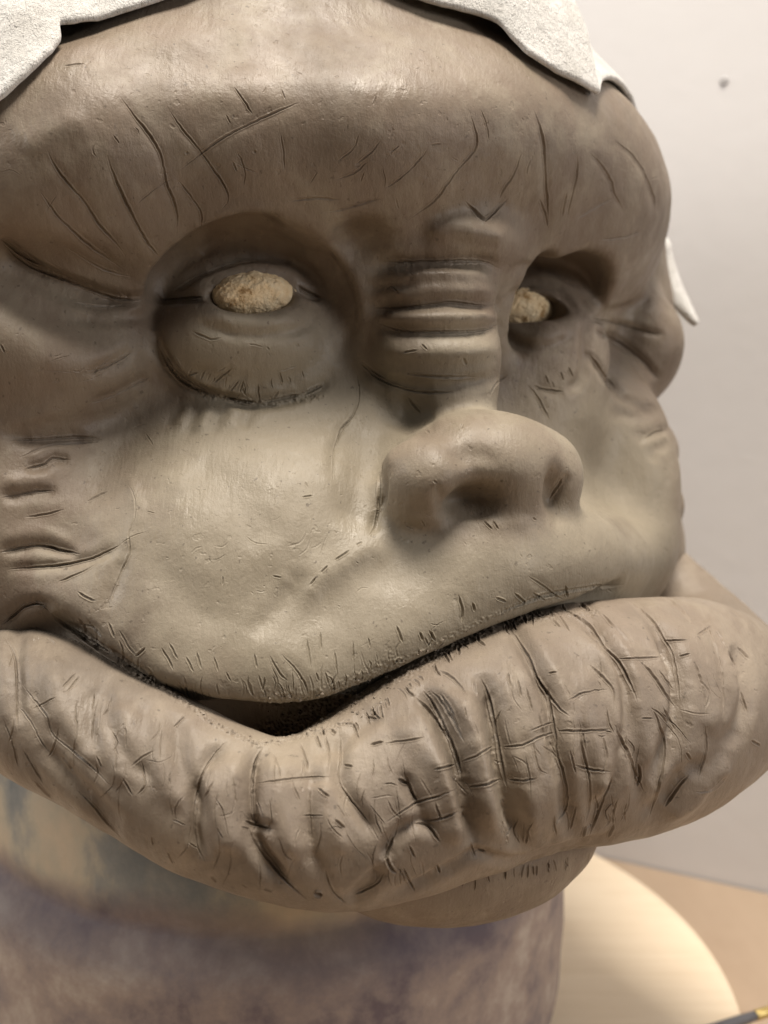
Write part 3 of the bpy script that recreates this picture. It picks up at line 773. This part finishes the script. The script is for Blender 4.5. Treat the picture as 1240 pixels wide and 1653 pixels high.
for i in range(len(prof)-1):
    for k in range(3): t = k/3; pp.append((prof[i][0]*(1-t)+prof[i+1][0]*t, prof[i][1]*(1-t)+prof[i+1][1]*t))
pp.append(prof[-1])
bs = lathe('bust_stand', pp, M_BUST, loc=bc)
for v in bs.data.vertices:
    n_ = noise.noise(Vector(v.co)*9)*.004+noise.noise(Vector(v.co)*30)*.0012; r_ = math.hypot(v.co.x, v.co.y)
    v.co.x *= 1+n_/r_; v.co.y *= 1+n_/r_
tag(bs, 'wide mottled grey and purple plaster neck form under the clay ape head', 'bust form')
# ------------------------------------------------------------------ the clay head
root = bpy.data.objects.new('ape_head_sculpture', None); S.collection.objects.link(root); root.location = (-.05, .56, .27)
tag(root, 'large grey brown clay ape head with heavy brow, wrinkled nose and thick cracked lower lip', 'sculpture')
bpy.context.view_layer.update()
def dry_lit_attr(o, V, blobs):
    d = np.zeros(len(V))
    px, py = pix(V)
    for c, r_, a_ in blobs:
        k = np.linalg.norm((V-c)@HEADAX.T/np.array(r_), axis=1); d = np.maximum(d, a_*np.clip(1.35-k, 0, 1)/.5) if a_ > 0 else np.clip(d, 0, 1)+a_*np.clip(1.35-k, 0, .5)/.5
    at = o.data.attributes.new('dry_lit', 'FLOAT', 'POINT'); at.data.foreach_set('value', np.clip(d, 0, 1).astype(np.float32))
V, F = sculpt(FACE, .005, .00125)
CV, CF = V, F
V, F = carve(V, F, FACE_FORM, FACE_FINE, FACE_EXTRA, FACE_ROUGH)
FBV = BVHTree.FromPolygons(V.tolist(), F.tolist())
fo = mesh_obj('face', V, F, M_CLAY, root)
dry_lit_attr(fo, V, [(h(-.01, .05, 900), (.125, .10, .060), 1.0), (q(480, 720, .41), (.075, .06, .04), .8), (q(720, 640, .43), (.03, .04, .03), .7), (q(980, 820, .5), (.06, .08, .06), .6), (q(408, 585, .43), (.045, .03, .022), .6), (q(780, 755, .40), (.042, .03, .026), -.55)])  # drier clay; the eye-bag blob instead paints missing light into the colour
V, F = sculpt(LIP, .005, .00125)
V, F = carve(V, F, LIP_FORM, LIP_FINE, LIP_EXTRA, LIP_ROUGH, puff=1.05)
LBV = BVHTree.FromPolygons(V.tolist(), F.tolist())
lo = mesh_obj('lower_lip', V, F, M_LIP, root); dry_lit_attr(lo, V, [(q(470, 1200, .36), (.03, .03, .012), .5)])
tag(lo, 'thick rolled lower lip scored with deep grooves')
for c, rr, ro, wh in ((q(411, 477, .4375), (.0178, .0105, .0090), 8, 'left'), (q(852, 500, .5140), (.0165, .0105, .0098), 4, 'right')):
    V, F = sculpt([('+', .001, Ell(c, rr, roll=ro))], .003, .0006)
    n_ = np.array([noise.noise(Vector(p)*170)*.9+noise.noise(Vector(p)*420)*.6+noise.noise(Vector(p)*900)*.35 for p in V.tolist()])
    V = V+vnormals(V, F)*(n_*.0007)[:, None]
    eo = mesh_obj('eyeball', V, F, M_FOAM, root)
# crumbs of clay left along the mouth seam and the eye bags
def crumbs(surfs):
    vs = []; fs = []
    base = [(1, 0, 0), (-1, 0, 0), (0, 1, 0), (0, -1, 0), (0, 0, 1), (0, 0, -1)]
    tri = [(0, 2, 4), (2, 1, 4), (1, 3, 4), (3, 0, 4), (2, 0, 5), (1, 2, 5), (3, 1, 5), (0, 3, 5)]
    for bv, path, n, wid, size in surfs:
        P = np.array(path, float); L = np.r_[0, np.cumsum(np.linalg.norm(np.diff(P, axis=0), axis=1))]
        for _ in range(n):
            t = rng.rand()*L[-1]; x = np.interp(t, L, P[:, 0])+rng.normal(0, wid); y = np.interp(t, L, P[:, 1])+rng.normal(0, wid)
            hit, nrm, _i, _d = bv.ray_cast(Vector((0, 0, 0)), Vector(q(x, y, 1)).normalized())
            if hit is None: continue
            r_ = size*(.4+rng.rand()); k0 = len(vs); R3 = Matrix.Rotation(rng.rand()*6, 3, Vector(rng.normal(size=3)).normalized())
            for v in base: vs.append(np.array(hit)+np.array(R3@Vector(v))*r_*(.6+.8*rng.rand()))
            fs.extend(tuple(k0+i for i in f) for f in tri)
    return vs, fs
vs, fs = crumbs([(LBV, LOTOP[:8], 70, 4, .0005), (LBV, [(520, 1165), (620, 1100), (760, 1015)], 45, 7, .0006), (FBV, UPLIP[4:10], 70, 5, .0005), (FBV, [(300, 625), (400, 650), (500, 635)], 26, 3, .0005), (FBV, [(440, 1160), (560, 1150)], 40, 10, .0009)])
co = raw('clay_crumbs', to_world(np.array(vs)).tolist(), fs, M_LIP)
co.data.transform(Matrix.Translation(-root.location)); co.parent = root; tag(co, 'loose crumbs of clay along the mouth seam', kind='stuff')
# ------------------------------------------------------------------ felt cloth over the skull
cb = BVHTree.FromPolygons(CV.tolist(), CF.tolist())
edge = cat([(-260, 400, 0), (-150, 300, 0), (-60, 225, 0), (0, 176, 0), (60, 122, 0), (112, 72, 0)], 8)[:, :2].tolist()+[(118, 60), (124, 58)] + \
       cat([(140, 54, 0), (200, 33, 0), (300, 0, 0), (420, -42, 0), (540, -50, 0), (640, 0, 0), (700, 25, 0), (780, 50, 0), (850, 98, 0), (910, 135, 0), (955, 160, 0)], 8)[:, :2].tolist()
AX = HEADAX; Rr = np.array(CRR)
def unit(x): return x/np.linalg.norm(x)
E3 = []; RHO = []
for x, y in edge:
    hit = cb.ray_cast(Vector((0, 0, 0)), Vector(q(x, y, 1)).normalized())[0]
    if hit: e_ = ((np.array(hit)-CRC)@AX.T)/Rr; RHO.append(np.linalg.norm(e_)); E3.append(unit(e_))
# carry the edge round the far side of the skull
e0 = E3[-1]
for k in range(1, 13):
    t = k/12; v = unit(np.array([e0[0], e0[1]-1.9*t, e0[2]+.30*t-1.1*t*t])); E3.append(v)
R2 = np.convolve(np.pad(RHO, 9, mode='edge'), np.ones(19)/19, 'valid'); RHO = R2.tolist()
E3 = np.array(E3); top = unit(np.array([0, -.55, .85])); nv = 40
vs = []; fs = []
for i, e in enumerate(E3):
    om = math.acos(np.clip(e@top, -1, 1))
    for j in range(nv+1):
        t = (j/nv)**1.3; u = (math.sin((1-t)*om)*e+math.sin(t*om)*top)/math.sin(om)
        lift = .0030+.0015*noise.noise(Vector(u)*4)+.0012*noise.noise(Vector(u)*13)
        if i > 60: lift += .0020*min(1, (i-60)/20)*(.6+.4*math.sin(j*.35))
        if j == 0 and i < len(RHO): lift += .0008*noise.noise(Vector(u)*160)
        if j < 2: u = unit(u+np.array([noise.noise(Vector(u)*90+Vector((k_*7, 0, 0))) for k_ in range(3)])*.004)
        rho = 1+(RHO[min(i, len(RHO)-1)]-1)*(1-j/nv)*max(0, 1-max(0, i-len(RHO)+2)/3); vs.append(CRC+(u*rho*(Rr+lift))@AX)
for i in range(len(E3)-1):
    for j in range(nv):
        a_ = i*(nv+1)+j; fs.append((a_, a_+nv+1, a_+nv+2, a_+1))
vs = np.array(vs)
for _ in range(8):
    dd = sdf_eval(FACE, vs); dr = (vs-CRC)/np.linalg.norm(vs-CRC, axis=1)[:, None]
    vs = vs+dr*np.clip(.0032-dd, 0, .02)[:, None]
hang = vs[(len(RHO)+4)*(nv+1)]
vs = vs.tolist(); n0 = len(vs)
# loose corner hanging behind the far brow
L = [hang, hang*.6+q(960, 330, .69)*.4, q(985, 345, .660), q(1054, 390, .624), q(1058, 430, .622), q(1068, 470, .620), q(1096, 505, .618), q(1122, 527, .616)]
R_ = [hang+[.0, .012, 0], (hang+[.0, .012, 0])*.6+q(975, 325, .69)*.4, q(1010, 340, .660), q(1074, 385, .628), q(1083, 412, .626), q(1096, 452, .624), q(1112, 490, .620), q(1125, 524, .617)]
L = cat(np.array(L), 4); R_ = cat(np.array(R_), 4)
for a_, b_ in zip(L, R_):
    for k in range(7):
        t = k/6; p = a_*(1-t)+b_*t; p = p+np.array([0, -.004*math.sin(t*3.1), 0]); vs.append(p)
for i in range(len(L)-1):
    for k in range(6):
        a_ = n0+i*7+k; fs.append((a_, a_+7, a_+8, a_+1))
cl = raw('felt_cloth', to_world(np.array(vs)).tolist(), fs, M_CLOTH, smooth_=True)
for p in cl.data.polygons: pass
sm = cl.modifiers.new('s', 'SOLIDIFY'); sm.thickness = .0030; sm.offset = 0
sb = cl.modifiers.new('b', 'SUBSURF'); sb.levels = sb.render_levels = 1
tag(cl, 'white felt cloth draped over the top of the clay ape head', 'cloth')
# ------------------------------------------------------------------ modelling tool at the lower right
def tube(name, pts, rad, m, parent, seg=16):
    vs = []; fs = []
    pts = [Vector(p) for p in pts]
    for i, p in enumerate(pts):
        d = (pts[min(i+1, len(pts)-1)]-pts[max(i-1, 0)]).normalized(); u = d.cross(Vector((0, 0, 1))).normalized(); w = u.cross(d)
        for k in range(seg): a_ = 2*math.pi*k/seg; vs.append(p+u*(rad[i]*math.cos(a_))+w*(rad[i]*math.sin(a_)))
    for i in range(len(pts)-1):
        for k in range(seg): fs.append((i*seg+k, i*seg+(k+1) % seg, (i+1)*seg+(k+1) % seg, (i+1)*seg+k))
    fs.append(tuple(reversed(range(seg)))); fs.append(tuple((len(pts)-1)*seg+k for k in range(seg)))
    return raw(name, vs, fs, m, parent, True)
tr = bpy.data.objects.new('sculpting_tool', None); S.collection.objects.link(tr)
tag(tr, 'small sculpting tool with dark handle and brass end, at the lower right board edge', 'tool')
tr.scale = (.8, .75, .75); tr.location = (.213, .580, .0222); tr.rotation_euler = (0, 0, math.radians(24))
M_BR = mat('brass', (.55, .42, .16), .35)[0]; M_BR.node_tree.nodes['Principled BSDF'].inputs['Metallic'].default_value = .7
M_DK = mat('dark_grey_rubber', (.10, .10, .11), .5)[0]; M_BO = mat('bone_plastic', (.5, .44, .25), .5)[0]
tube('handle', [(-.10, 0, 0), (-.098, 0, 0), (-.05, 0, 0), (-.01, 0, 0), (.0, 0, 0)], [.002, .0035, .0042, .004, .0036], M_DK, tr)
tube('ferrule', [(.0, 0, 0), (.001, 0, 0), (.010, 0, 0), (.020, 0, 0)], [.0036, .0041, .0041, .0036], M_BR, tr)
tube('tip', [(.020, 0, 0), (.024, 0, 0), (.034, 0, 0), (.042, 0, .001)], [.0034, .0038, .0032, .001], M_BO, tr)
